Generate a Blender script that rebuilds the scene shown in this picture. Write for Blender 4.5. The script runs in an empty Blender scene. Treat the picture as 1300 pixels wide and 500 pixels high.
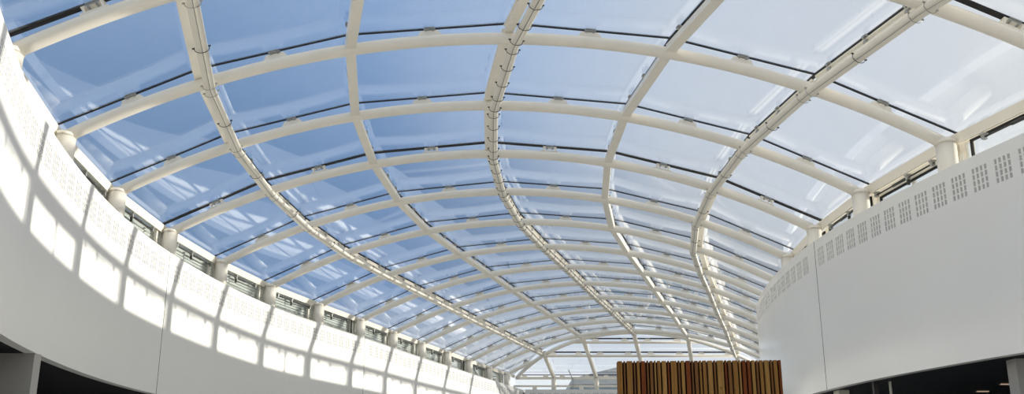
import bpy, bmesh, math, random
from mathutils import Vector, Matrix
random.seed(7)
sc = bpy.context.scene
COL = sc.collection
Z0 = 1.6                                  # eye height above the floor
PI = math.pi

# ------------------------------------------------------------------ materials
def srgb(r, g, b):
    f = lambda c: c / 12.92 if c <= 0.04045 else ((c + 0.055) / 1.055) ** 2.4
    return (f(r / 255), f(g / 255), f(b / 255), 1)

def new_mat(name):
    m = bpy.data.materials.new(name); m.use_nodes = True
    nt = m.node_tree; nt.nodes.clear()
    out = nt.nodes.new('ShaderNodeOutputMaterial')
    return m, nt, out

def painted(name, col, rough=0.4, spec=0.5, var=0.03, scale=3.0, metallic=0.0, bump=0.0, bscale=60):
    m, nt, out = new_mat(name)
    b = nt.nodes.new('ShaderNodeBsdfPrincipled')
    b.inputs['Roughness'].default_value = rough
    b.inputs['Metallic'].default_value = metallic
    b.inputs['Specular IOR Level'].default_value = spec
    tc = nt.nodes.new('ShaderNodeTexCoord')
    n = nt.nodes.new('ShaderNodeTexNoise'); n.inputs['Scale'].default_value = scale; n.inputs['Detail'].default_value = 4
    nt.links.new(tc.outputs['Object'], n.inputs['Vector'])
    r = nt.nodes.new('ShaderNodeValToRGB')
    lo = [c * (1 - var) for c in col[:3]] + [1]; hi = [min(1, c * (1 + var)) for c in col[:3]] + [1]
    r.color_ramp.elements[0].position = 0.3; r.color_ramp.elements[0].color = lo
    r.color_ramp.elements[1].position = 0.7; r.color_ramp.elements[1].color = hi
    nt.links.new(n.outputs['Fac'], r.inputs['Fac'])
    nt.links.new(r.outputs['Color'], b.inputs['Base Color'])
    if bump:
        n2 = nt.nodes.new('ShaderNodeTexNoise'); n2.inputs['Scale'].default_value = bscale
        nt.links.new(tc.outputs['Object'], n2.inputs['Vector'])
        bp = nt.nodes.new('ShaderNodeBump'); bp.inputs['Strength'].default_value = bump; bp.inputs['Distance'].default_value = 0.01
        nt.links.new(n2.outputs['Fac'], bp.inputs['Height']); nt.links.new(bp.outputs['Normal'], b.inputs['Normal'])
    nt.links.new(b.outputs['BSDF'], out.inputs['Surface'])
    return m

def glass_mat(name, tint=(0.95, 0.97, 1.0), mult=1.0, cap=0.6, f0=0.04):
    m, nt, out = new_mat(name)
    geo = nt.nodes.new('ShaderNodeNewGeometry')
    dot = nt.nodes.new('ShaderNodeVectorMath'); dot.operation = 'DOT_PRODUCT'
    nt.links.new(geo.outputs['Normal'], dot.inputs[0]); nt.links.new(geo.outputs['Incoming'], dot.inputs[1])
    def math_node(op, a, b=None):
        n = nt.nodes.new('ShaderNodeMath'); n.operation = op
        for i, v in enumerate((a, b)):
            if v is None: continue
            if hasattr(v, 'node'): nt.links.new(v, n.inputs[i])
            else: n.inputs[i].default_value = v
        return n.outputs[0]
    c = math_node('ABSOLUTE', dot.outputs['Value'])
    inv = math_node('SUBTRACT', 1.0, c)
    p5 = math_node('POWER', inv, 5.0)
    f = math_node('ADD', math_node('MULTIPLY', p5, 1 - f0), f0)
    f = math_node('MINIMUM', math_node('MULTIPLY', f, mult), cap)
    tr = nt.nodes.new('ShaderNodeBsdfTransparent'); tr.inputs['Color'].default_value = (*tint, 1)
    gl = nt.nodes.new('ShaderNodeBsdfGlossy'); gl.inputs['Roughness'].default_value = 0.0
    gl.inputs['Color'].default_value = (0.97, 0.98, 1, 1)
    mx = nt.nodes.new('ShaderNodeMixShader')
    nt.links.new(f, mx.inputs[0]); nt.links.new(tr.outputs[0], mx.inputs[1]); nt.links.new(gl.outputs[0], mx.inputs[2])
    nt.links.new(mx.outputs[0], out.inputs['Surface'])
    return m

def wood_mat(name, col):
    m, nt, out = new_mat(name)
    b = nt.nodes.new('ShaderNodeBsdfPrincipled'); b.inputs['Roughness'].default_value = 0.7; b.inputs['Specular IOR Level'].default_value = 0.15
    tc = nt.nodes.new('ShaderNodeTexCoord'); mp = nt.nodes.new('ShaderNodeMapping')
    mp.inputs['Scale'].default_value = (34, 34, 1.6)
    n = nt.nodes.new('ShaderNodeTexNoise'); n.inputs['Scale'].default_value = 1.0; n.inputs['Detail'].default_value = 6; n.inputs['Distortion'].default_value = 0.6
    r = nt.nodes.new('ShaderNodeValToRGB')
    r.color_ramp.elements[0].position = 0.3; r.color_ramp.elements[0].color = [c * 0.68 for c in col[:3]] + [1]
    r.color_ramp.elements[1].position = 0.72; r.color_ramp.elements[1].color = [c * 1.15 for c in col[:3]] + [1]
    v = nt.nodes.new('ShaderNodeTexVoronoi'); v.inputs['Scale'].default_value = 5.0
    mp2 = nt.nodes.new('ShaderNodeMapping'); mp2.inputs['Scale'].default_value = (1.4, 1.4, 1.0)
    k = nt.nodes.new('ShaderNodeValToRGB')
    k.color_ramp.elements[0].position = 0.05; k.color_ramp.elements[0].color = (0.25, 0.16, 0.1, 1)
    k.color_ramp.elements[1].position = 0.085; k.color_ramp.elements[1].color = (1, 1, 1, 1)
    mu = nt.nodes.new('ShaderNodeMix'); mu.data_type = 'RGBA'; mu.blend_type = 'MULTIPLY'; mu.inputs['Factor'].default_value = 1
    L = nt.links.new
    L(tc.outputs['Object'], mp.inputs['Vector']); L(mp.outputs['Vector'], n.inputs['Vector']); L(n.outputs['Fac'], r.inputs['Fac'])
    L(tc.outputs['Object'], mp2.inputs['Vector']); L(mp2.outputs['Vector'], v.inputs['Vector']); L(v.outputs['Distance'], k.inputs['Fac'])
    L(r.outputs['Color'], mu.inputs['A']); L(k.outputs['Color'], mu.inputs['B'])
    L(mu.outputs['Result'], b.inputs['Base Color']); L(b.outputs['BSDF'], out.inputs['Surface'])
    return m

def lamp_mat(name, col, s):
    m, nt, out = new_mat(name)
    e = nt.nodes.new('ShaderNodeEmission'); e.inputs['Color'].default_value = col; e.inputs['Strength'].default_value = s
    nt.links.new(e.outputs[0], out.inputs['Surface']); return m

M = dict(
    steel=painted('cream_painted_steel', (0.86, 0.815, 0.72, 1), 0.35, 0.5, 0.02),
    satin=painted('satin_white_wall_panel', (0.88, 0.868, 0.835, 1), 0.16, 0.5, 0.012, 0.8),
    plaster=painted('white_wall_panel', (0.77, 0.765, 0.745, 1), 0.35, 0.5, 0.012, 0.8),
    slot=painted('perforation_backing', (0.50, 0.49, 0.46, 1), 0.9, 0.1),
    groove=painted('panel_joint_shadow_gap', (0.10, 0.10, 0.10, 1), 0.9, 0.1),
    seal=painted('black_rubber_seal', (0.012, 0.012, 0.013, 1), 0.55, 0.3),
    metal=painted('galvanised_clip', (0.42, 0.42, 0.40, 1), 0.4, 0.5, 0.1, 20, 0.6),
    dark=painted('dark_steel', (0.045, 0.043, 0.04, 1), 0.5, 0.4, 0.2, 15),
    glass=glass_mat('roof_glass', (0.955, 0.97, 0.985), 1.2, 0.5, 0.09),
    wglass=glass_mat('window_glass', (0.95, 0.97, 0.97), 1.2, 0.6),
    louvre=painted('grey_louvre_blade', (0.86, 0.87, 0.82, 1), 0.5, 0.4, 0.05),
    lback=painted('grey_louvre_backing', (0.30, 0.31, 0.29, 1), 0.7, 0.2, 0.05),
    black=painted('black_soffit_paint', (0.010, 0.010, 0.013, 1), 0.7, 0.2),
    pillar=painted('grey_pillar_paint', (0.42, 0.41, 0.39, 1), 0.7, 0.3, 0.02),
    floor=painted('pale_stone_floor', (0.78, 0.755, 0.70, 1), 0.45, 0.4, 0.06, 1.2),
    deck=painted('grey_roof_membrane', (0.38, 0.38, 0.37, 1), 0.85, 0.2, 0.08, 1.5),
    bwall=painted('grey_blue_cladding', (0.32, 0.38, 0.40, 1), 0.6, 0.3, 0.03),
    broof=painted('pale_grey_roof_sheet', (0.50, 0.50, 0.49, 1), 0.6, 0.3, 0.03),
    cream=painted('cream_render', (0.80, 0.77, 0.66, 1), 0.8, 0.2, 0.03),
    tan=wood_mat('tan_cedar', (0.29, 0.14, 0.036)), brown=wood_mat('brown_cedar', (0.20, 0.088, 0.027)),
    red=wood_mat('red_cedar', (0.19, 0.052, 0.013)), honey=wood_mat('honey_cedar', (0.35, 0.19, 0.055)),
    gap=painted('black_batten_backing', (0.008, 0.006, 0.006, 1), 0.9, 0.1),
    lamp=lamp_mat('warm_lamp', (1, 0.72, 0.55, 1), 0.3),
)

# ------------------------------------------------------------------ mesh builder
class MB:
    def __init__(s): s.v = []; s.f = []; s.sm = []; s.mi = []
    def add(s, vs, fs, smooth=False, mi=0):
        o = len(s.v); s.v += [tuple(p) for p in vs]
        for f in fs: s.f.append([i + o for i in f]); s.sm.append(smooth); s.mi.append(mi)
    def hexa(s, p, mi=0):          # p: bottom loop of four, top loop of four
        s.add(p, [(3, 2, 1, 0), (4, 5, 6, 7), (0, 1, 5, 4), (1, 2, 6, 5), (2, 3, 7, 6), (3, 0, 4, 7)], False, mi)
    def obox(s, c, X, Y, Z, a, b, h, mi=0):   # oriented box, half sizes a b h
        c, X, Y, Z = Vector(c), Vector(X) * a, Vector(Y) * b, Vector(Z) * h
        s.hexa([c - X - Y - Z, c + X - Y - Z, c + X + Y - Z, c - X + Y - Z, c - X - Y + Z, c + X - Y + Z, c + X + Y + Z, c - X + Y + Z], mi)
    def box(s, x0, y0, z0, x1, y1, z1, mi=0):
        s.hexa([(x0, y0, z0), (x1, y0, z0), (x1, y1, z0), (x0, y1, z0), (x0, y0, z1), (x1, y0, z1), (x1, y1, z1), (x0, y1, z1)], mi)
    def sweep(s, pts, prof, ups, smooth=False, mi=0, caps=True):
        # prof: closed list of (side, up) offsets
        pts = [Vector(p) for p in pts]; n = len(pts); m = len(prof); vs = []
        for i, p in enumerate(pts):
            t = (pts[min(i + 1, n - 1)] - pts[max(i - 1, 0)]).normalized()
            up = Vector(ups[i] if isinstance(ups, list) else ups); side = t.cross(up).normalized(); up = side.cross(t).normalized()
            for a, b in prof: vs.append(p + side * a + up * b)
        fs = []
        for i in range(n - 1):
            for j in range(m):
                k = (j + 1) % m; fs.append((i * m + j, i * m + k, (i + 1) * m + k, (i + 1) * m + j))
        s.add(vs, fs, smooth, mi)
        if caps:
            o = len(s.v) - len(vs)
            s.f.append([o + j for j in range(m)][::-1]); s.sm.append(False); s.mi.append(mi)
            s.f.append([o + (n - 1) * m + j for j in range(m)]); s.sm.append(False); s.mi.append(mi)
    def tube(s, pts, r, n=12, ups=(0, 0, 1), mi=0):
        s.sweep(pts, [(r * math.cos(2 * PI * k / n), r * math.sin(2 * PI * k / n)) for k in range(n)], ups, True, mi)
    def cyl(s, c, r, z0, z1, n=20, r1=None, mi=0):
        r1 = r1 or r; x, y = c[0], c[1]
        vs = [(x + rr * math.cos(2 * PI * k / n), y + rr * math.sin(2 * PI * k / n), z) for rr, z in ((r, z0), (r1, z1)) for k in range(n)]
        s.add(vs, [(k, (k + 1) % n, n + (k + 1) % n, n + k) for k in range(n)], True, mi)
        s.add(vs, [list(range(n))[::-1], list(range(n, 2 * n))], False, mi)
    def build(s, name, mat, parent=None, bisect=None):
        me = bpy.data.meshes.new(name); me.from_pydata(s.v, [], s.f)
        for m in (mat if isinstance(mat, (list, tuple)) else [mat]): me.materials.append(m)
        me.polygons.foreach_set('use_smooth', s.sm); me.polygons.foreach_set('material_index', s.mi)
        bm = bmesh.new(); bm.from_mesh(me)
        bmesh.ops.remove_doubles(bm, verts=bm.verts, dist=1e-5)
        bmesh.ops.recalc_face_normals(bm, faces=bm.faces)
        if bisect:
            for co, no in bisect:
                g = bm.verts[:] + bm.edges[:] + bm.faces[:]
                r = bmesh.ops.bisect_plane(bm, geom=g, plane_co=co, plane_no=no, clear_outer=True, dist=1e-5)
                ed = [e for e in r['geom_cut'] if isinstance(e, bmesh.types.BMEdge)]
                if ed: bmesh.ops.holes_fill(bm, edges=bm.edges[:], sides=0)
        if len(bm.faces) == 0:
            bm.free(); bpy.data.meshes.remove(me); return None
        bm.to_mesh(me); bm.free()
        o = bpy.data.objects.new(name, me); COL.objects.link(o)
        if parent is not None:
            o.parent = parent; o.matrix_parent_inverse = parent.matrix_basis.inverted()
        return o

def tag(o, label, cat, group=None, kind=None):
    o['label'] = label; o['category'] = cat
    if group: o['group'] = group
    o['kind'] = kind or 'thing'
    return o
def thing(name, loc, label, cat, group=None, kind=None):
    o = bpy.data.objects.new(name, None); COL.objects.link(o); o.location = loc; o.empty_display_size = 0.2
    return tag(o, label, cat, group, kind)
def struct(o, label=None):
    o['kind'] = 'structure'
    if label: o['label'] = label
    return o
ORD2 = ['closest', 'first', 'second', 'third', 'fourth', 'fifth', 'sixth', 'seventh', 'eighth', 'ninth', 'tenth', 'eleventh', 'twelfth', 'thirteenth', 'short']

# ------------------------------------------------------------------ roof geometry
W, H, ZS = 14.754, 1.874, 5.5 + Z0
# left springing point and plan direction of each rib, nearest first
RIBS = [(-5.63, 7.70, .050), (-6.681, 10.536, .037), (-7.411, 13.477, .021), (-7.822, 16.384, .005), (-7.883, 19.294, -.019),
        (-7.661, 22.265, -.042), (-7.156, 25.200, -.057), (-6.337, 28.093, -.061), (-5.454, 30.939, -.065), (-4.631, 33.744, -.074),
        (-3.795, 36.534, -.083), (-2.902, 39.330, -.083), (-2.053, 42.138, -.075), (-1.148, 44.948, -.056), (-0.25, 47.75, -.040), (.70, 50.65, -.03)]
NFULL = 14                       # complete ribs; the next is a short one cut by the sloped end
RAD = (W * W / 4 + H * H) / (2 * H); HALF = math.asin(W / 2 / RAD)
PU = [-.689, -.359, 0.0, .359, .689]
GOFF = .24
POFF = GOFF + .052              # panes are flat: the joints stand a little higher at the purlins
def S(i, u, off=0.0, side=0.0):
    """point of the vault: rib position i (fractional), u across, off along the normal, side along the curve"""
    k = max(0, min(len(RIBS) - 2, int(math.floor(i)))); t = i - k
    out = []
    for L in (RIBS[k], RIBS[k + 1]):
        p = u * HALF; r = RAD + off
        x = W / 2 + r * math.sin(p) + side * math.cos(p); z = ZS + r * math.cos(p) - (RAD - H) - side * math.sin(p)
        out.append(Vector((L[0] + x * math.cos(L[2]), L[1] + x * math.sin(L[2]), z)))
    return out[0].lerp(out[1], t)
def Nrm(i, u):
    return (S(i, u, 1) - S(i, u, 0)).normalized()
def frange(a, b, n): return [a + (b - a) * k / n for k in range(n + 1)]
# sloped glazed end
YE, SL = 49.4, .43
EN = Vector((0, SL, 1)).normalized()
def below_end(p, off=0.0): return (Vector(p) - Vector((0, YE, ZS))).dot(EN) - off < 0
def hip_i(u, off=0.0):
    a, b = 11.0, 15.0
    for _ in range(50):
        m = (a + b) / 2
        if below_end(S(m, u, off), off): a = m
        else: b = m
    return a
def eave(side, i):  return S(i, -1 if side < 0 else 1)
def outward(side, i):
    k = max(0, min(len(RIBS) - 2, int(math.floor(i)))); t = i - k
    th = RIBS[k][2] * (1 - t) + RIBS[k + 1][2] * t
    v = Vector((math.cos(th), math.sin(th), 0)); return v * side

# ---------------- ribs
RIB_LOOK = {0: 'just above the frame', }
for i in range(NFULL + 1):
    short = i == NFULL
    us = frange(-1, 1, 48)
    if short:
        us = [u for u in frange(-1, 1, 160) if u < 0 and below_end(S(i, u))]
    if short: lab = 'short white tubular rib at far left corner, dying into the sloped end arch'
    elif i == 0: lab = 'white tubular roof rib closest overhead, mostly above the top edge of the view'
    else: lab = '%s curved white tubular roof rib in view, counting away from the camera' % ORD2[i]
    base = S(i, -1)
    root = thing('roof_rib', base, lab, 'roof rib', 'curved roof ribs')
    mb = MB(); mb.tube([S(i, u) for u in us], .103, 14, [Nrm(i, u) for u in us]); mb.build('tube', M['steel'], root)
    sw = .05 if i in (1, 4) else .018
    us2 = [-1.045] + [u for u in PU if not short or u < us[-1]] + [us[-1] if short else 1.045]
    mb = MB(); mb.sweep([S(i, u, POFF) for u in us2], [(-sw, -.012), (sw, -.012), (sw, .016), (-sw, .016)], [Nrm(i, u) for u in us2])
    mb.build('seal', M['seal'], root)
    bounds = [-1] + PU + [1]
    for k in range(6):
        u = (bounds[k] + bounds[k + 1]) / 2
        if u > us[-1]: continue
        n = Nrm(i, u); t = (S(i, u + .01) - S(i, u - .01)).normalized(); w = n.cross(t)
        c = S(i, u)
        mb = MB()
        if i in (1, 4):          # open framed bracket at the movement joints
            for a in (-.13, .13): mb.obox(c + n * .155 + t * a, t, w, n, .018, .045, .06)
            mb.obox(c + n * .105, t, w, n, .2, .05, .012); mb.obox(c + n * .2, t, w, n, .16, .05, .012)
        else:
            prof = [(-.21, .09), (.21, .09), (.15, .185), (-.15, .185)]
            q = [c + t * a + n * b + w * d for d in (-.03, .03) for a, b in prof]
            mb.hexa(q)
        br = mb.build('bracket', M['steel'], root)
        mb = MB(); mb.obox(c + n * .203, t, w, n, .10, .06, .012); mb.obox(c + n * .225 + t * .0, t, w, n, .085, .075, .008)
        for a in (-.06, .06): mb.obox(c + n * .185 + t * a, t, w, n, .014, .05, .016)
        mb.build('clamp', M['metal'], br)

# ---------------- purlins
PN = ['leftmost', 'left middle', 'central', 'right middle', 'rightmost']
for j, u in enumerate(PU):
    he = hip_i(u)
    stops = list(range(0, int(math.floor(he)) + 1)) + [he]
    wired = j in (0, 2, 4); sg = -1 if j == 4 else 1
    lab = '%s lengthwise roof purlin, cream flat bar %s' % (PN[j], 'with cable tube and dark clips beneath' if wired else 'with nothing fixed below it')
    root = thing('roof_purlin', S(0, u), lab, 'purlin', 'lengthwise roof purlins')
    seal = MB()
    for a, b in zip(stops[:-1], stops[1:]):
        if b - a < .03: continue
        A, B = S(a, u, .15 if wired else .04, -.045 * sg if wired else 0), S(b, u, .15 if wired else .04, -.045 * sg if wired else 0); d = (B - A).normalized(); n = Nrm((a + b) / 2, u)
        A2, B2 = A + d * .06, B - d * .06
        mb = MB(); hw, hh = (.085, .07)
        mb.sweep([A2, B2], [(-hw, -hh), (hw, -hh), (hw, -hh + .02), (hw - .035, -hh + .03), (hw - .035, hh - .03), (hw, hh - .02), (hw, hh), (-hw, hh), (-hw, hh - .02), (-hw + .035, hh - .03), (-hw + .035, -hh + .03), (-hw, -hh + .02)] if wired else
                 [(-hw, -hh), (hw, -hh), (hw, hh), (-hw, hh)], n)
        mb.build('bar', M['steel'], root)
        sh = .032 if wired else .022
        seal.sweep([S(a, u, POFF), S(b, u, POFF)], [(-sh, -.018), (sh, -.018), (sh, .016), (-sh, .016)], n)
        side = n.cross(d).normalized()
        for f in (.16, .5, .84):
            c = S(a + (b - a) * f, u, .20)
            mb = MB(); mb.obox(c, d, side, n, .045, .03, .06); mb.obox(c + n * .045, d, side, n, .05, .085, .012)
            mb.obox(c + side * .07 + n * .02, d, side, n, .016, .016, .028); mb.obox(c - side * .07 + n * .02, d, side, n, .016, .016, .028)
            mb.build('glass_clip', M['metal'], root)
    seal.build('seal', M['seal'], root)
    if wired:
        off = -.15
        pts = [S(i, u, off, .115 * sg) for i in stops]; ns = [Nrm(i, u) for i in stops]
        mb = MB(); mb.tube(pts, .048, 12, ns); mb.build('cable_tube', M['steel'], root)
        pts = [S(i, u, off + .01, .02 * sg) for i in stops]
        mb = MB(); mb.sweep(pts, [(-.04, -.035), (.04, -.035), (.04, .035), (-.04, .035)], ns); mb.build('cable_channel', M['steel'], root)
        pts = [S(i, u, off - .005, .068 * sg) for i in stops]
        mb = MB(); mb.sweep(pts, [(-.012, -.02), (.012, -.02), (.012, .02), (-.012, .02)], ns); mb.build('cable', M['metal'], root)
        sp = [-.06, .06, .29, .53, .76] if j == 2 else [-.05, .05, .5]
        for a in range(0, len(stops) - 1):
            for f in sp:
                p = a + f
                if p < 0 or p > he - .05: continue
                c = S(p, u, off, .06 * sg); n = Nrm(p, u); d = (S(p + .02, u) - S(p - .02, u)).normalized(); side = d.cross(n).normalized()
                arc = [c + side * (.11 * math.cos(w)) + side * .01 - n * (.068 * math.sin(w)) for w in frange(.0, PI, 10)]
                arc = [arc[0] + n * .03 + side * .01] + arc + [arc[-1] + n * .03 - side * .01]
                mb = MB(); mb.tube(arc, .006, 6, d)
                mb.obox(arc[0], side, d, n, .02, .012, .008); mb.obox(arc[-1], side, d, n, .02, .012, .008)
                mb.build('strap', M['dark'] if f > .06 or j == 2 else M['metal'], root)

# ---------------- glass panes
GU = [-1.045] + PU + [1.045]
STRIP = ['first strip above the left wall', 'second strip from the left wall', 'strip left of the central purlin', 'strip right of the central purlin',
         'second strip from the right wall', 'first strip above the right wall']
pe = Vector((0, YE, ZS)) + EN * GOFF
for i in range(0, NFULL + 1):
    for k in range(6):
        u0, u1 = GU[k] + .003, GU[k + 1] - .003
        us = [u0, u1]; mb = MB(); vs = []
        for a in (i + .009, i + 1 - .009):
            for o in (POFF - .008, POFF + .012):
                vs += [S(a, u, o) for u in us]
        m = 2; fs = []
        for q in range(1):
            fs += [(q, q + 1, 2 * m + q + 1, 2 * m + q), (m + q + 1, m + q, 3 * m + q, 3 * m + q + 1), (q + 1, q, m + q, m + q + 1), (2 * m + q, 2 * m + q + 1, 3 * m + q + 1, 3 * m + q)]
        fs += [(0, 2 * m, 3 * m, m), (m - 1, 2 * m - 1, 4 * m - 1, 3 * m - 1)]
        mb.add(vs, fs)
        o = mb.build('glazing_panel', M['glass'], None, [(pe, EN)] if i >= 12 else None)
        if o is None: continue
        if i == 0: lab = 'clear roof pane just before the first complete rib, %s' % STRIP[k]
        elif i == 13: lab = 'roof pane beyond the thirteenth rib, cut by end arch, %s' % STRIP[k]
        elif i == 14: lab = 'corner sliver of roof glass beyond the short rib, %s' % STRIP[k]
        else: lab = 'clear roof pane between the %s and %s ribs, %s' % (ORD2[i], ORD2[i + 1], STRIP[k])
        tag(o, lab, 'glass pane', 'curved roof glazing panes')

# ---------------- sloped glazed end
hip_u = frange(-1, 1, 60)
HIP = [S(hip_i(u), u) for u in hip_u]
root = thing('end_arch', HIP[0], 'white tubular arch where the vault meets the sloped glazed far end', 'arch')
mb = MB(); mb.tube(HIP, .105, 14, EN); mb.build('tube', M['steel'], root)
tops = [S(hip_i(u), u) for u in PU]
bases = [Vector((t.x + .27 * (YE - t.y), YE, ZS)) for t in tops]
CL, CR = HIP[0], HIP[-1]
PL = ['leftmost', 'second from left', 'middle', 'second from right', 'rightmost']
zb = 4.66 + Z0
for k, (a, b) in enumerate(zip(tops, bases)):
    root = thing('end_post', (b.x, b.y, zb), '%s leaning white post of the glazed far end, straight at its foot' % PL[k], 'post', 'leaning posts of the glazed end', 'thing')
    mb = MB(); mb.tube([a, b + Vector((0, 0, .02))], .115, 14, (0, 1, 0)); mb.build('leaning_tube', M['steel'], root)
    mb = MB(); mb.cyl(b, .135, zb, ZS + .06); mb.build('foot', M['steel'], root)
    mb = MB(); d = (b - a).normalized(); s_ = Vector((1, 0, 0)); n_ = EN
    for f in (.03, .5):
        mb.obox(a.lerp(b, f) + n_ * .13, s_, d, n_, .09, .05, .05)
    mb.build('bracket', M['metal'], root)
# level lines on the slope
levels = [(6.43 + Z0, 'lower'), (6.98 + Z0, 'upper')]
def x_on(pa, pb, z):
    t = (z - pa.z) / (pb.z - pa.z); return pa.lerp(pb, t)
def hip_x(z, left):
    rng = range(len(HIP) - 1) if left else range(len(HIP) - 1, 0, -1)
    for q in rng:
        a, b = (HIP[q], HIP[q + 1]) if left else (HIP[q], HIP[q - 1])
        if a.z <= z <= b.z: return a.lerp(b, (z - a.z) / (b.z - a.z))
for z, nm in levels:
    a, b = hip_x(z, True), hip_x(z, False)
    root = thing('end_rail', a, '%s horizontal white tube across the sloped far end glazing' % nm, 'rail', 'horizontal tubes of the glazed end')
    mb = MB(); mb.tube([a, b], .07, 12, EN); mb.build('tube', M['steel'], root)
    mb = MB(); mb.sweep([a + EN * GOFF, b + EN * GOFF], [(-.04, -.02), (.04, -.02), (.04, .02), (-.04, .02)], EN); mb.build('seal', M['seal'], root)
    nodes = [a] + [x_on(t, s, z) for t, s in zip(tops, bases) if t.z > z + .05] + [b]
    for p, q in zip(nodes[:-1], nodes[1:]):
        for f in (.22, .78):
            c = p.lerp(q, f); mb = MB(); s_ = Vector((1, 0, 0)); d_ = EN.cross(s_)
            h = [c + s_ * x + EN * y + d_ * w for w in (-.03, .03) for x, y in ((-.22, .06), (.22, .06), (.12, .23), (-.12, .23))]
            mb.hexa(h); mb.build('bracket', M['steel'], root)
root = thing('eave_transom', CL, 'white horizontal beam at the foot of the sloped far end glazing', 'beam', None, 'thing')
mb = MB(); mb.box(CL.x - .1, YE - .07, ZS - .11, CR.x + .1, YE + .09, ZS + .03); mb.build('beam', M['steel'], root)
mb = MB(); mb.box(CL.x, YE + .0, ZS + .12, CR.x, YE + .06, ZS + .17); mb.build('seal', M['seal'], root)
nodes = [CL] + bases + [CR]
for p, q in zip(nodes[:-1], nodes[1:]):
    for f in (.2, .78):
        c = p.lerp(q, f); mb = MB(); mb.hexa([(c.x + x, YE + y, z) for z, r in ((ZS + .03, .16), (ZS + .13, .10)) for x, y in ((-r, -.03), (r, -.03), (r, .03), (-r, .03))])
        mb.build('bracket', M['steel'], root)
# end panes: columns between posts, rows between levels
ET = tops; edges_u = [-1] + PU + [1]
COLN = ['leftmost column', 'second column from left', 'column left of the middle post', 'column right of the middle post', 'second column from right', 'rightmost column']
rows = [(ZS, levels[0][0], 'bottom row'), (levels[0][0], levels[1][0], 'middle row'), (levels[1][0], ZS + 3, 'top row')]
for k in range(6):
    u0, u1 = edges_u[k], edges_u[k + 1]
    arc = [S(hip_i(u), u) for u in frange(u0, u1, 12)]
    base_l = nodes[k]; base_r = nodes[k + 1]
    poly = [Vector(base_l)] * (0 if k == 0 else 1) + arc + [Vector(base_r)] * (0 if k == 5 else 1)
    poly = poly if k not in (0, 5) else (arc + [Vector(base_r)] if k == 0 else [Vector(base_l)] + arc)
    for z0, z1, rn in rows:
        mb = MB(); n = len(poly)
        vs = [p + EN * (GOFF - .01) for p in poly] + [p + EN * (GOFF + .01) for p in poly]
        mb.add(vs, [list(range(n)), list(range(n, 2 * n))[::-1]] + [(q, (q + 1) % n, n + (q + 1) % n, n + q) for q in range(n)])
        dz = EN.z * GOFF
        bl = [(Vector((0, 0, z1 + dz)), Vector((0, 0, 1)))]
        if z0 > ZS: bl.append((Vector((0, 0, z0 + dz)), Vector((0, 0, -1))))
        o = mb.build('glazing_panel', M['glass'], None, bl)
        if o: tag(o, 'sloping far end pane in the %s, %s' % (rn, COLN[k]), 'glass pane', 'panes of the sloped glazed end')

# ------------------------------------------------------------------ plan curves of the two walls
def plan_curve(side, off, i0=0.0, i1=15.0, per=40):
    """points along the eave line, off metres outward, smoothed through the ribs"""
    P = [eave(side, i) for i in range(len(RIBS))]
    P = [2 * P[0] - P[1]] + P + [2 * P[-1] - P[-2]]
    out = []
    n = int(round((i1 - i0) * per))
    def cr(t):
        k = max(0, min(len(RIBS) - 2, int(math.floor(t)))); f = t - k
        a, b, c, d = P[k:k + 4]
        return .5 * (2 * b + (c - a) * f + (2 * a - 5 * b + 4 * c - d) * f * f + (3 * b - a - 3 * c + d) * f ** 3)
    for q in range(n + 1):
        t = i0 + (i1 - i0) * q / n
        p = cr(t); d = cr(t + .02) - cr(t - .02); d.z = 0; d.normalize()
        nrm = Vector((-d.y, d.x, 0)) if side < 0 else Vector((d.y, -d.x, 0))
        out.append(Vector((p.x + nrm.x * off, p.y + nrm.y * off, 0)))
    return out
ZT, ZBOT = 4.78 + Z0, 1.70 + Z0
def clip_end(c): return [p for p in c if p.y < YE + .1]
LW = clip_end(plan_curve(-1, -.40)); RW = clip_end(plan_curve(1, -.55))
# continue behind the camera
LW = [Vector((-2.6, -6.2, 0)), Vector((-3.0, -3, 0)), Vector((-3.55, .5, 0)), Vector((-4.15, 3.8, 0)), Vector((-4.75, 6.1, 0))] + LW
RW = [Vector((14.5, -6.2, 0)), Vector((12.9, -2, 0)), Vector((11.2, 1.8, 0)), Vector((9.75, 4.8, 0)), Vector((8.55, 7.2, 0))] + RW

class Path:
    def __init__(s, pts):
        s.p = pts; s.d = [0]
        for a, b in zip(pts[:-1], pts[1:]): s.d.append(s.d[-1] + (b - a).length)
        s.len = s.d[-1]
    def at(s, x):
        x = max(0, min(s.len - 1e-6, x))
        lo, hi = 0, len(s.d) - 1
        while hi - lo > 1:
            m = (lo + hi) // 2
            if s.d[m] <= x: lo = m
            else: hi = m
        t = (x - s.d[lo]) / (s.d[hi] - s.d[lo]); p = s.p[lo].lerp(s.p[hi], t)
        a = max(0, lo - 3); b = min(len(s.p) - 1, hi + 3)
        d = (s.p[hi] - s.p[lo]).normalized() if hi - lo and (s.p[hi] - s.p[lo]).length > .5 else (s.p[b] - s.p[a]).normalized()
        return p, d
    def where(s, y):
        for k in range(len(s.p) - 1):
            if s.p[k].y <= y <= s.p[k + 1].y: return s.d[k] + (s.d[k + 1] - s.d[k]) * (y - s.p[k].y) / (s.p[k + 1].y - s.p[k].y)

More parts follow.
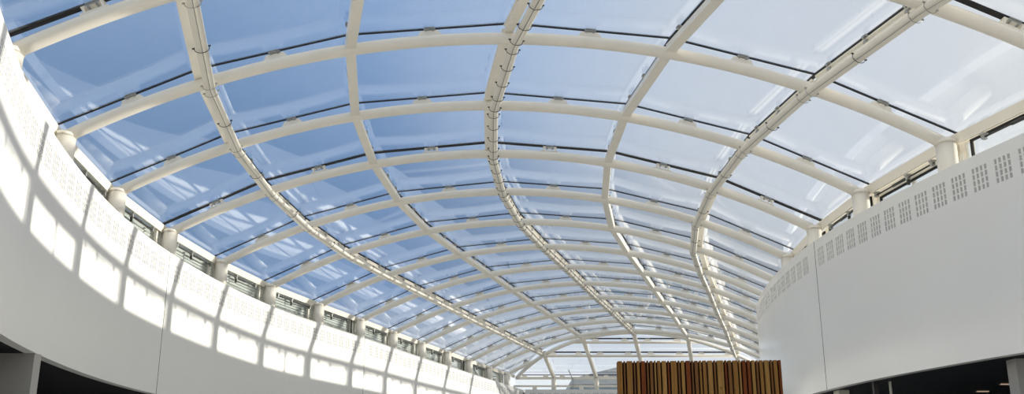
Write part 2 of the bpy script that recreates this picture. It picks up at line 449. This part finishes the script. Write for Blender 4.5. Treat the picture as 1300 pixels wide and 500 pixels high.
def bulkhead(name, path, room_side, seams, start, perf=True, thick=.16):
    """curved white wall panel with a band of real recessed slots under its top edge and open joints"""
    PITCH, SW, SP = .44, .048, .082
    top = ZT; rows = []; z = top - .20
    for r in range(4): rows.append((z - .078, z)); z -= .098
    cuts = {0.0: None, path.len: None}
    kinds = []                                   # (s0, s1, kind)
    x = start
    segs = []
    while perf and x + .32 < path.len - .1:
        if all(not (x - .05 < s < x + .37) for s in seams):
            for c in range(4): segs.append((x + c * SP, x + c * SP + SW, 'slot'))
        x += PITCH
    for s in seams: segs.append((s - .011, s + .011, 'seam'))
    segs.sort(); full = []; cur = 0.0
    for a, b, k in segs:
        if a > cur + 1e-6:
            n = max(1, int((a - cur) / .45)); 
            for q in range(n): full.append((cur + (a - cur) * q / n, cur + (a - cur) * (q + 1) / n, 'wall'))
        full.append((a, b, k)); cur = b
    n = max(1, int((path.len - cur) / .45))
    for q in range(n): full.append((cur + (path.len - cur) * q / n, cur + (path.len - cur) * (q + 1) / n, 'wall'))
    zs = [ZBOT] + [v for r in reversed(rows) for v in r] + [top]
    mb = MB()
    def P(s, z, off=0.0):
        p, d = path.at(s); nr = Vector((d.y, -d.x, 0)) * room_side     # towards the room
        return Vector((p.x, p.y, z)) - nr * off
    def quad(a, b, c, d, mi=0): mb.add([a, b, c, d], [(0, 1, 2, 3)], mi == 0, mi)
    for s0, s1, k in full:
        if k == 'wall':
            quad(P(s0, ZBOT), P(s1, ZBOT), P(s1, zs[1]), P(s0, zs[1]))
            for za, zc in zip(zs[1:-1], zs[2:]): quad(P(s0, za), P(s1, za), P(s1, zc), P(s0, zc))
        elif k == 'seam':
            for za, zc in zip(zs[:-1], zs[1:]): quad(P(s0, za, .03), P(s1, za, .03), P(s1, zc, .03), P(s0, zc, .03), 2)
            quad(P(s0, ZBOT), P(s0, ZBOT, .03), P(s0, top, .03), P(s0, top), 2); quad(P(s1, ZBOT), P(s1, ZBOT, .03), P(s1, top, .03), P(s1, top), 2)
        else:
            quad(P(s0, ZBOT), P(s1, ZBOT), P(s1, zs[1]), P(s0, zs[1]))
            for q, (za, zc) in enumerate(zip(zs[1:-1], zs[2:])):
                if q % 2 == 0:
                    D = .012
                    quad(P(s0, za, D), P(s1, za, D), P(s1, zc, D), P(s0, zc, D), 1)
                    quad(P(s0, za), P(s1, za), P(s1, za, D), P(s0, za, D), 3); quad(P(s0, zc), P(s1, zc), P(s1, zc, D), P(s0, zc, D), 3)
                    quad(P(s0, za), P(s0, zc), P(s0, zc, D), P(s0, za, D), 3); quad(P(s1, za), P(s1, zc), P(s1, zc, D), P(s1, za, D), 3)
                else: quad(P(s0, za), P(s1, za), P(s1, zc), P(s0, zc))
        # top, bottom and back
        quad(P(s0, top), P(s1, top), P(s1, top, thick), P(s0, top, thick), 3)
        quad(P(s0, ZBOT), P(s1, ZBOT), P(s1, ZBOT, thick), P(s0, ZBOT, thick), 3)
        quad(P(s0, ZBOT, thick), P(s1, ZBOT, thick), P(s1, top, thick), P(s0, top, thick), 3)
    for s in (0, path.len): quad(P(s, ZBOT), P(s, ZBOT, thick), P(s, top, thick), P(s, top), 3)
    pm = M['satin'] if name == 'wall_right' else M['plaster']
    me_mats = [pm, M['slot'], M['groove'], pm]
    me = bpy.data.meshes.new(name); me.from_pydata(mb.v, [], mb.f)
    for m in me_mats: me.materials.append(m)
    me.polygons.foreach_set('use_smooth', mb.sm); me.polygons.foreach_set('material_index', mb.mi)
    bm = bmesh.new(); bm.from_mesh(me); bmesh.ops.remove_doubles(bm, verts=bm.verts, dist=1e-4)
    bmesh.ops.recalc_face_normals(bm, faces=bm.faces)
    for e in bm.edges:
        if len(e.link_faces) == 2 and e.calc_face_angle(0) > .6: e.smooth = False
    bm.to_mesh(me); bm.free()
    o = bpy.data.objects.new(name, me); COL.objects.link(o)
    return struct(o)
PLW, PRW = Path(LW), Path(RW)
sL = PLW.where(18.4); sR = PRW.where(17.5)
bulkhead('wall_left', PLW, 1, [sL, sL + 12.3, sL - 12.3], 13.2)
bulkhead('wall_right', PRW, -1, [sR, sR + 12.3, sR - 12.3], 12.1)
PEW = Path([Vector((LW[-1].x, YE - .42, 0)), Vector((RW[-1].x, YE - .42, 0))])
bulkhead('wall_end', PEW, 1, [], .3)

# ------------------------------------------------------------------ lower storey, floor, soffits
def ribbon(a, b, z, flip=False):
    return [(Vector((p.x, p.y, z)), Vector((q.x, q.y, z))) for p, q in zip(a, b)]
def offset_pts(pts, d, side):
    out = []
    for k, p in enumerate(pts):
        t = (pts[min(k + 1, len(pts) - 1)] - pts[max(k - 1, 0)]).normalized()
        out.append(p + Vector((-t.y, t.x, 0)) * d * (1 if side < 0 else -1))
    return out
def thin(pts, n=10): return pts[:5] + pts[5::n] + [pts[-1]]
for side, pts, nm in ((-1, LW, 'left'), (1, RW, 'right')):
    p = thin(pts); a = offset_pts(p, .16, side); b = offset_pts(p, 4.6, side)
    # flat upper slab: black soffit below, grey roof deck above
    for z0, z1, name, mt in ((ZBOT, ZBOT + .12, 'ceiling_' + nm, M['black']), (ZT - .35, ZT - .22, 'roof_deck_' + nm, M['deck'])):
        mb = MB(); n = len(a)
        vs = [Vector((q.x, q.y, z)) for z in (z0, z1) for row in (a, b) for q in row]
        fs = []
        for k in range(n - 1):
            fs += [(k, k + 1, n + k + 1, n + k), (2 * n + k, 3 * n + k, 3 * n + k + 1, 2 * n + k + 1), (k, 2 * n + k, 2 * n + k + 1, k + 1), (n + k, n + k + 1, 3 * n + k + 1, 3 * n + k)]
        fs += [(0, n, 3 * n, 2 * n), (n - 1, 3 * n - 1, 4 * n - 1, 2 * n - 1)]
        mb.add(vs, fs); struct(mb.build(name, mt))
    c = offset_pts(p, 4.5, side); d = offset_pts(p, 4.7, side); mb = MB(); n = len(c)
    vs = [Vector((q.x, q.y, z)) for z in (0, ZT - .35) for row in (c, d) for q in row]
    fs = []
    for k in range(n - 1):
        fs += [(k, k + 1, n + k + 1, n + k), (2 * n + k, 3 * n + k, 3 * n + k + 1, 2 * n + k + 1), (k, 2 * n + k, 2 * n + k + 1, k + 1), (n + k, n + k + 1, 3 * n + k + 1, 3 * n + k)]
    fs += [(0, n, 3 * n, 2 * n), (n - 1, 3 * n - 1, 4 * n - 1, 2 * n - 1)]
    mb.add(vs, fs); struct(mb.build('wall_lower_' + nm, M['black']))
mb = MB(); mb.box(-14, -6.6, -.2, 26, YE + .4, 0); struct(mb.build('floor', M['floor']))
mb = MB(); mb.box(-4, -6.6, 0, 16, -6.3, 9.3); struct(mb.build('wall_rear', M['plaster']))
mb = MB(); mb.box(-6, YE - .25, 0, 22, YE + .3, 4.64 + Z0); struct(mb.build('wall_end_lower', M['pillar']))

# ------------------------------------------------------------------ columns and eave beams
def col_label(side, i):
    s = 'left' if side < 0 else 'right'
    if i == NFULL: return 'round white column under the short rib at the far left corner'
    if i == 0: return 'round white column at the %s end of the rib overhead, closest to the camera' % s
    return 'short round white column above the %s wall carrying the %s rib' % (s, ORD2[i])
for side in (-1, 1):
    last = NFULL if side < 0 else 13
    for i in range(0, last + 1):
        p = eave(side, i); p = p + outward(side, i) * .02
        root = thing('roof_column', (p.x, p.y, ZT - .22), col_label(side, i), 'column', 'round columns above the %s wall' % ('left' if side < 0 else 'right'), 'thing')
        mb = MB(); mb.cyl(p, .165, ZT - .22, ZS - .02, 24); mb.build('shaft', M['steel'], root)
        mb = MB(); mb.cyl(p, .178, ZS - .02, ZS + .035, 24); mb.cyl(p, .15, ZS + .035, ZS + .07, 24, .12); mb.build('cap', M['steel'], root)
        # eave beam to the next column
        j = i + 1
        if i < last or side < 0:
            a = eave(side, i) + outward(side, i) * .17; b = eave(side, min(j, 15)) + outward(side, j) * .17
            if i == NFULL: b = Vector((CL.x - .16, YE, b.z))
            d = (b - a).normalized(); a2, b2 = a - d * .02, b - d * .02
            tilt = (Vector((0, 0, 1)) * .9 + outward(side, i) * -.30).normalized()
            if i == NFULL: lb = 'last short length of cream eave beam in the far left corner'
            else: lb = 'cream eave beam above the %s wall between the %s and %s ribs' % ('left' if side < 0 else 'right', ORD2[i], ORD2[j])
            root = thing('eave_beam', a, lb, 'beam', 'eave beams along the %s wall' % ('left' if side < 0 else 'right'), 'thing')
            mb = MB(); z = Vector((0, 0, .05))
            mb.sweep([a2 + z, b2 + z], [(-.04, -.085), (.04, -.085), (.04, .085), (-.04, .085)], tilt); mb.build('beam', M['steel'], root)
            mb = MB()
            c2, d2 = a2 + Vector((0, 0, .14)) + outward(side, i) * .12, b2 + Vector((0, 0, .14)) + outward(side, j) * .12
            mb.sweep([c2, d2], [(-.02, -.0), (.02, -.0), (.02, .03), (-.02, .03)], (0, 0, 1)); mb.build('seal', M['seal'], root)
            # opener rod with brackets under the beam
            if i >= 1 and i < 13:
                n_ = outward(side, i); lb2 = lb.replace('cream eave beam', 'dark window opener rod')
                root = thing('window_opener', a, lb2, 'window opener', 'window opener rods')
                f0, f1 = (.1, .8) if i % 2 else (.22, .92)
                q0 = a.lerp(b, f0) + n_ * .02 - Vector((0, 0, .13)); q1 = a.lerp(b, f1) + n_ * .02 - Vector((0, 0, .13))
                mb = MB(); mb.tube([q0, q1], .016, 8); 
                m0 = q0.lerp(q1, .42); mb.tube([m0, q0.lerp(q1, .68)], .028, 10); mb.build('rod', M['dark'], root)
                for f in (.03, .42, .97):
                    c = q0.lerp(q1, f); mb = MB(); dd = (q1 - q0).normalized(); ss = dd.cross(Vector((0, 0, 1)))
                    mb.obox(c, dd, ss, (0, 0, 1), .03, .035, .04); mb.obox(c + Vector((0, 0, .05)) + ss * .0, dd, ss, (0, 0, 1), .045, .05, .012)
                    mb.build('bracket', M['metal'], root)
                mb = MB(); c = q0.lerp(q1, .42); mb.obox(c - Vector((0, 0, .07)), dd, ss, (0, 0, 1), .022, .022, .07); mb.build('arm', M['dark'], root)

# ------------------------------------------------------------------ clerestory windows
wn = 0
for side in (-1, 1):
    for i in range(0, NFULL if side < 0 else 13):
        wn += 1
        off = .36 if side > 0 else .25
        a = eave(side, i) + outward(side, i) * off; b = eave(side, i + 1) + outward(side, i + 1) * off
        a = Vector((a.x, a.y, 0)); b = Vector((b.x, b.y, 0)); d = (b - a).normalized(); n = outward(side, i); n = (n - d * n.dot(d)).normalized()
        zb_, zt_ = ZT - .22, ZS + .05
        X, Y = d, n; up = Vector((0, 0, 1)); Lx = (b - a).length
        root = bpy.data.objects.new('window_%d' % wn, None); COL.objects.link(root); root.location = (a.x, a.y, zb_); struct(root)
        def pt(s, z, o=0): return a + d * s + n * o + Vector((0, 0, z))
        mb = MB()
        style = (i % 3)
        mull = [0.0, .26, Lx - .26, Lx] if side < 0 else ([0.0, .15, Lx - .15, Lx] if i not in (2, 7) else [0.0, .15, Lx * .55, Lx - .15, Lx])
        for s in mull:
            mb.obox(pt(s, (zb_ + zt_) / 2), X, Y, up, .035 if s not in mull[1:-1] or side < 0 or len(mull) == 5 else .02, .03, (zt_ - zb_) / 2)
        mb.obox(pt(Lx / 2, zt_ - .03), X, Y, up, Lx / 2, .03, .03); mb.obox(pt(Lx / 2, zb_ + .03), X, Y, up, Lx / 2, .04, .03)
        if side > 0 and i == 2:                     # wide white lining above a smaller opening
            mb.obox(pt(Lx / 2, zt_ - .12), X, Y, up, Lx / 2, .03, .07)
        mb.build('frame', M['steel'], root)
        mb = MB(); g0, g1 = mull[1] + .02, mull[-2] - .02
        ztop = zt_ - (.19 if (side > 0 and i == 2) else .06)
        sw = .018 if side > 0 else .014
        for s in (g0 + sw, g1 - sw): mb.obox(pt(s, (zb_ + ztop) / 2, -.045), X, Y, up, sw, .02, (ztop - zb_) / 2)
        mb.obox(pt((g0 + g1) / 2, ztop - sw, -.045), X, Y, up, (g1 - g0) / 2, .02, sw)
        if side > 0 or i in (7, 11): mb.build('gasket', M['seal'], root)
        mb = MB(); mb.obox(pt(Lx / 2, (zb_ + zt_) / 2, .0), X, Y, up, Lx / 2 - .02, .008, (zt_ - zb_) / 2 - .05); mb.build('pane', M['wglass'], root)
        if side < 0:
            # outside louvres
            lr = thing('louvre_screen', (a.x, a.y, zb_), 'pale grey louvre screen outside the left clerestory between the %s and %s columns' % (ORD2[i], ORD2[i + 1]), 'louvre screen', 'louvre screens outside the left clerestory')
            mb = MB(); z = zb_
            while z < zt_ - .05:
                c = pt(Lx / 2, z, .11)
                mb.obox(c, X, (Y * .55 + up * -.83).normalized(), (up * .55 + Y * .83).normalized(), Lx / 2, .030, .006); z += .085
            mb.build('blades', M['louvre'], lr)
            mb = MB(); mb.obox(pt(Lx / 2, (zb_ + zt_) / 2, .17), X, Y, up, Lx / 2, .012, (zt_ - zb_) / 2); mb.build('backing_sheet', M['lback'], lr)
            for f in (.3, .5, .7):
                mb = MB(); mb.obox(pt(Lx * f, zb_ + .28, .06), X, Y, up, .014, .012, .28); mb.build('upright', M['steel'], lr)
# far end clerestory
wn += 1
root = bpy.data.objects.new('window_%d' % wn, None); COL.objects.link(root); root.location = (CL.x, YE, ZT - .12); struct(root)
mb = MB(); zr = 5.01 + Z0
mb.box(CL.x - .2, YE - .05, zr - .05, CR.x, YE + .05, zr + .05)
for k in range(12):
    x = CL.x + 1.0 + k * 2.64
    if x < CR.x: mb.box(x - .12, YE - .05, ZT - .12, x + .12, YE + .05, zr - .05)
mb.build('frame', M['steel'], root)
mb = MB(); mb.box(CL.x - .1, YE - .01, ZT - .12, CR.x, YE + .01, ZS - .14); mb.build('pane', M['wglass'], root)
mb = MB(); mb.tube([(3.45, YE - .12, 5.35 + Z0 - .25), (3.45, YE - .12, 5.35 + Z0), (3.2, YE - .3, 5.35 + Z0 + .55)], .03, 8)
mb.box(3.3, YE - .16, 5.35 + Z0 - .29, 3.62, YE - .06, 5.35 + Z0 - .24)
tag(mb.build('window_stay', M['metal']), 'thin grey bent stay standing at the far end window left of the timber box', 'window stay')

# ------------------------------------------------------------------ timber clad box
x0, x1, yb, zt_ = 1.72, 4.33, 14.0, 1.83 + Z0
root = thing('timber_clad_box', ((x0 + x1) / 2, yb, 0), 'tall box clad in upright tan and red timber battens before the right wall', 'timber box')
mb = MB(); mb.box(x0 + .03, yb + .075, 0, x1 - .03, yb + .36, zt_ - .015); mb.build('core', M['gap'], root)
pat = [60, 22, 80, 20, 40, 60, 22, 40, 22, 42, 62, 22, 85, 22, 44, 60, 22, 45, 26, 48, 66, 24, 90, 24, 45, 66, 24, 50, 40, 42, 26, 45, 64, 24, 50, 34]
tone = [0, 1, 0, 1, 0, 2, 1, 1, 3, 0, 3, 2, 0, 1, 3, 2, 1, 1, 0, 0, 3, 1, 3, 2, 1, 0, 3, 2, 2, 3, 1, 0, 3, 1, 0, 2]
mats = [M['tan'], M['brown'], M['red'], M['honey']]
gaps = 24; tot = sum(pat) + gaps * (len(pat) - 1); sc_ = (x1 - x0) / tot
mb = MB(); x = x0
for w, t in zip(pat, tone):
    dep = random.uniform(.0, .008)
    mb.box(x, yb - dep, 0, x + w * sc_, yb + .08, zt_ + random.uniform(-.003, .003), t); x += (w + gaps) * sc_
y = yb + .05
k = 0
while y < yb + .30:                      # the two sides
    w = pat[k % len(pat)] * sc_; t = tone[k % len(pat)]
    mb.box(x0 - .005, y, 0, x0 + .034, y + w, zt_, t); mb.box(x1 - .034, y, 0, x1 + .005, y + w, zt_, tone[(k + 5) % len(tone)])
    y += w + gaps * sc_; k += 1
mb.build('batten_cladding', mats, root)
root.rotation_euler = (0, 0, -.045)

# ------------------------------------------------------------------ lower storey pieces
mb = MB(); mb.box(-9.0, 12.2, 0, -6.74, 12.38, ZBOT); tag(mb.build('fin_pillar', M['pillar']), 'grey fin pillar under the left white wall at lower left', 'pillar', None, 'thing')
mb = MB(); mb.box(7.42, 12.75, 0, 8.1, 13.0, ZBOT); tag(mb.build('fin_pillar', M['pillar']), 'grey pillar in the lower right corner under the right white wall', 'pillar', None, 'thing')
mb = MB(); mb.box(6.55, 17.5, 0, 6.76, 17.8, ZBOT); tag(mb.build('fin_pillar', M['cream']), 'small pale pillar under the right wall near its bottom joint', 'pillar', None, 'thing')
root = thing('partition_frame', (6.72, 15.9, 0), 'dark framed glass partition under the right wall', 'glass partition', None, 'thing')
mb = MB(); mb.box(6.60, 15.9, 0, 6.68, 15.98, ZBOT); mb.build('dark_mullion', M['dark'], root)
mb = MB(); mb.box(6.90, 15.9, 0, 6.925, 15.96, ZBOT); mb.build('pale_mullion', M['cream'], root)
mb = MB(); mb.box(6.68, 15.925, 0, 6.90, 15.945, ZBOT - .02); mb.build('pane', M['wglass'], root)
for (xa, xb, y, w_) in ((9.07, 9.34, 16.2, 'nearer'), (9.36, 9.60, 17.6, 'farther')):
    root = thing('ceiling_light', ((xa + xb) / 2, y, ZBOT), '%s slim warm ceiling light in the dark room at lower right' % w_, 'ceiling light', 'slim ceiling lights')
    mb = MB(); mb.box(xa - .02, y - .03, ZBOT - .03, xb + .02, y + .05, ZBOT); mb.build('housing', M['dark'], root)
    mb = MB(); mb.box(xa, y - .034, ZBOT - .034, xb, y + .02, ZBOT - .012); mb.build('diffuser', M['lamp'], root)

# ------------------------------------------------------------------ outdoors beyond the far end
root = thing('neighbouring_building', (10.5, 80, 0), 'grey blue building with shallow pitched roof outside the far end glazing', 'building')
mb = MB(); mb.box(5.4, 75, -3, 15.6, 95, 7.75 + Z0); mb.build('wall', M['bwall'], root)
mb = MB(); zz = 7.75 + Z0
prof = [(5.2, zz), (15.8, zz), (15.8, zz + .5), (10.5, zz + 1.8), (5.2, zz + .5)]
n = 5; vs = [(x, y, z) for y in (74.7, 95.3) for x, z in prof]
mb.add(vs, [list(range(5)), list(range(5, 10))[::-1]] + [(k, (k + 1) % 5, 5 + (k + 1) % 5, 5 + k) for k in range(5)]); mb.build('roof', M['broof'], root)
mb = MB(); mb.box(-150, -120, -3.4, 190, 220, -3.0); struct(mb.build('ground', M['deck']))

# ------------------------------------------------------------------ sun and sky
AZ, EL = math.radians(11.5), math.radians(6.6)
sdir = Vector((math.cos(EL) * math.cos(AZ), math.cos(EL) * math.sin(AZ), math.sin(EL)))
sl = bpy.data.lights.new('sun', 'SUN'); sl.energy = 7.6; sl.angle = math.radians(.6); sl.color = (1, .92, .80)
so = bpy.data.objects.new('sun', sl); COL.objects.link(so); so.location = (40, 8, 30)
so.rotation_euler = sdir.to_track_quat('Z', 'Y').to_euler()

w = bpy.data.worlds.new('sky'); sc.world = w; w.use_nodes = True
nt = w.node_tree; nt.nodes.clear(); Lk = nt.links.new
out = nt.nodes.new('ShaderNodeOutputWorld'); bg = nt.nodes.new('ShaderNodeBackground'); bg.inputs['Strength'].default_value = 1.0
tc = nt.nodes.new('ShaderNodeTexCoord')
sep = nt.nodes.new('ShaderNodeSeparateXYZ'); Lk(tc.outputs['Generated'], sep.inputs[0])
dt = nt.nodes.new('ShaderNodeVectorMath'); dt.operation = 'DOT_PRODUCT'; dt.inputs[1].default_value = sdir; Lk(tc.outputs['Generated'], dt.inputs[0])
cr = nt.nodes.new('ShaderNodeValToRGB')           # away from the sun -> towards it
mr = nt.nodes.new('ShaderNodeMapRange'); mr.inputs['From Min'].default_value = -1; mr.inputs['From Max'].default_value = 1
Lk(dt.outputs['Value'], mr.inputs['Value']); Lk(mr.outputs['Result'], cr.inputs['Fac'])
e = cr.color_ramp.elements
e[0].position = .22; e[0].color = (.19, .31, .52, 1)
e[1].position = .95; e[1].color = (1.0, .97, .90, 1)
for p, c in ((.42, (.21, .35, .59, 1)), (.54, (.215, .37, .65, 1)), (.62, (.36, .50, .735, 1)), (.70, (.58, .65, .76, 1)), (.78, (.68, .72, .79, 1))):
    x = e.new(p); x.color = c
# brighter, whiter towards the horizon, with soft cloud banks low down
hz = nt.nodes.new('ShaderNodeMapRange'); hz.inputs['From Min'].default_value = .21; hz.inputs['From Max'].default_value = .10
Lk(sep.outputs['Z'], hz.inputs['Value'])
mp = nt.nodes.new('ShaderNodeMapping'); mp.inputs['Scale'].default_value = (2.2, 2.2, 6); Lk(tc.outputs['Generated'], mp.inputs['Vector'])
no = nt.nodes.new('ShaderNodeTexNoise'); no.inputs['Scale'].default_value = 1.6; no.inputs['Detail'].default_value = 5; Lk(mp.outputs['Vector'], no.inputs['Vector'])
cl = nt.nodes.new('ShaderNodeMapRange'); cl.inputs['From Min'].default_value = .42; cl.inputs['From Max'].default_value = .62; cl.inputs['To Min'].default_value = .75; cl.inputs['To Max'].default_value = 1.0
Lk(no.outputs['Fac'], cl.inputs['Value'])
mul = nt.nodes.new('ShaderNodeMath'); mul.operation = 'MULTIPLY'; Lk(hz.outputs['Result'], mul.inputs[0]); Lk(cl.outputs['Result'], mul.inputs[1])
m1 = nt.nodes.new('ShaderNodeMix'); m1.data_type = 'RGBA'; Lk(mul.outputs[0], m1.inputs['Factor']); Lk(cr.outputs['Color'], m1.inputs['A']); m1.inputs['B'].default_value = (.95, .97, .98, 1)
# zenith sky above the frame, brightened as added fill light for the interior
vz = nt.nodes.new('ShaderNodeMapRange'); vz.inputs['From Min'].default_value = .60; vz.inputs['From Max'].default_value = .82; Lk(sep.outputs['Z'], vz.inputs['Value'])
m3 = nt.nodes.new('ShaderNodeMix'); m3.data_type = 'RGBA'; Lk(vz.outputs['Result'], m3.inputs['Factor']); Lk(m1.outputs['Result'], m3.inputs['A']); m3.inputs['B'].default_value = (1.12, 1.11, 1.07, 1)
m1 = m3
gr = nt.nodes.new('ShaderNodeMath'); gr.operation = 'LESS_THAN'; gr.inputs[1].default_value = -.01; Lk(sep.outputs['Z'], gr.inputs[0])
m2 = nt.nodes.new('ShaderNodeMix'); m2.data_type = 'RGBA'; Lk(gr.outputs[0], m2.inputs['Factor']); Lk(m1.outputs['Result'], m2.inputs['A']); m2.inputs['B'].default_value = (.30, .29, .27, 1)
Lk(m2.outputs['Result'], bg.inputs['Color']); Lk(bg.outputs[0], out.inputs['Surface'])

# ------------------------------------------------------------------ camera
cd = bpy.data.cameras.new('camera'); cd.sensor_width = 36; cd.lens = 36 * 1100 / 1300
cd.shift_y = 75 / 1300; cd.clip_end = 500; cd.clip_start = .05
co = bpy.data.objects.new('camera', cd); COL.objects.link(co); co.location = (0, 0, Z0)
co.rotation_euler = (PI / 2 + .25, 0, 0); sc.camera = co
sc.view_settings.view_transform = 'Standard'; sc.view_settings.look = 'None'; sc.view_settings.exposure = 0.12; sc.view_settings.gamma = 1
sc.view_settings.use_curve_mapping = False
sc.cycles.max_bounces = 10; sc.cycles.transparent_max_bounces = 24; sc.cycles.diffuse_bounces = 5; sc.cycles.glossy_bounces = 5
sc.cycles.use_denoising = True
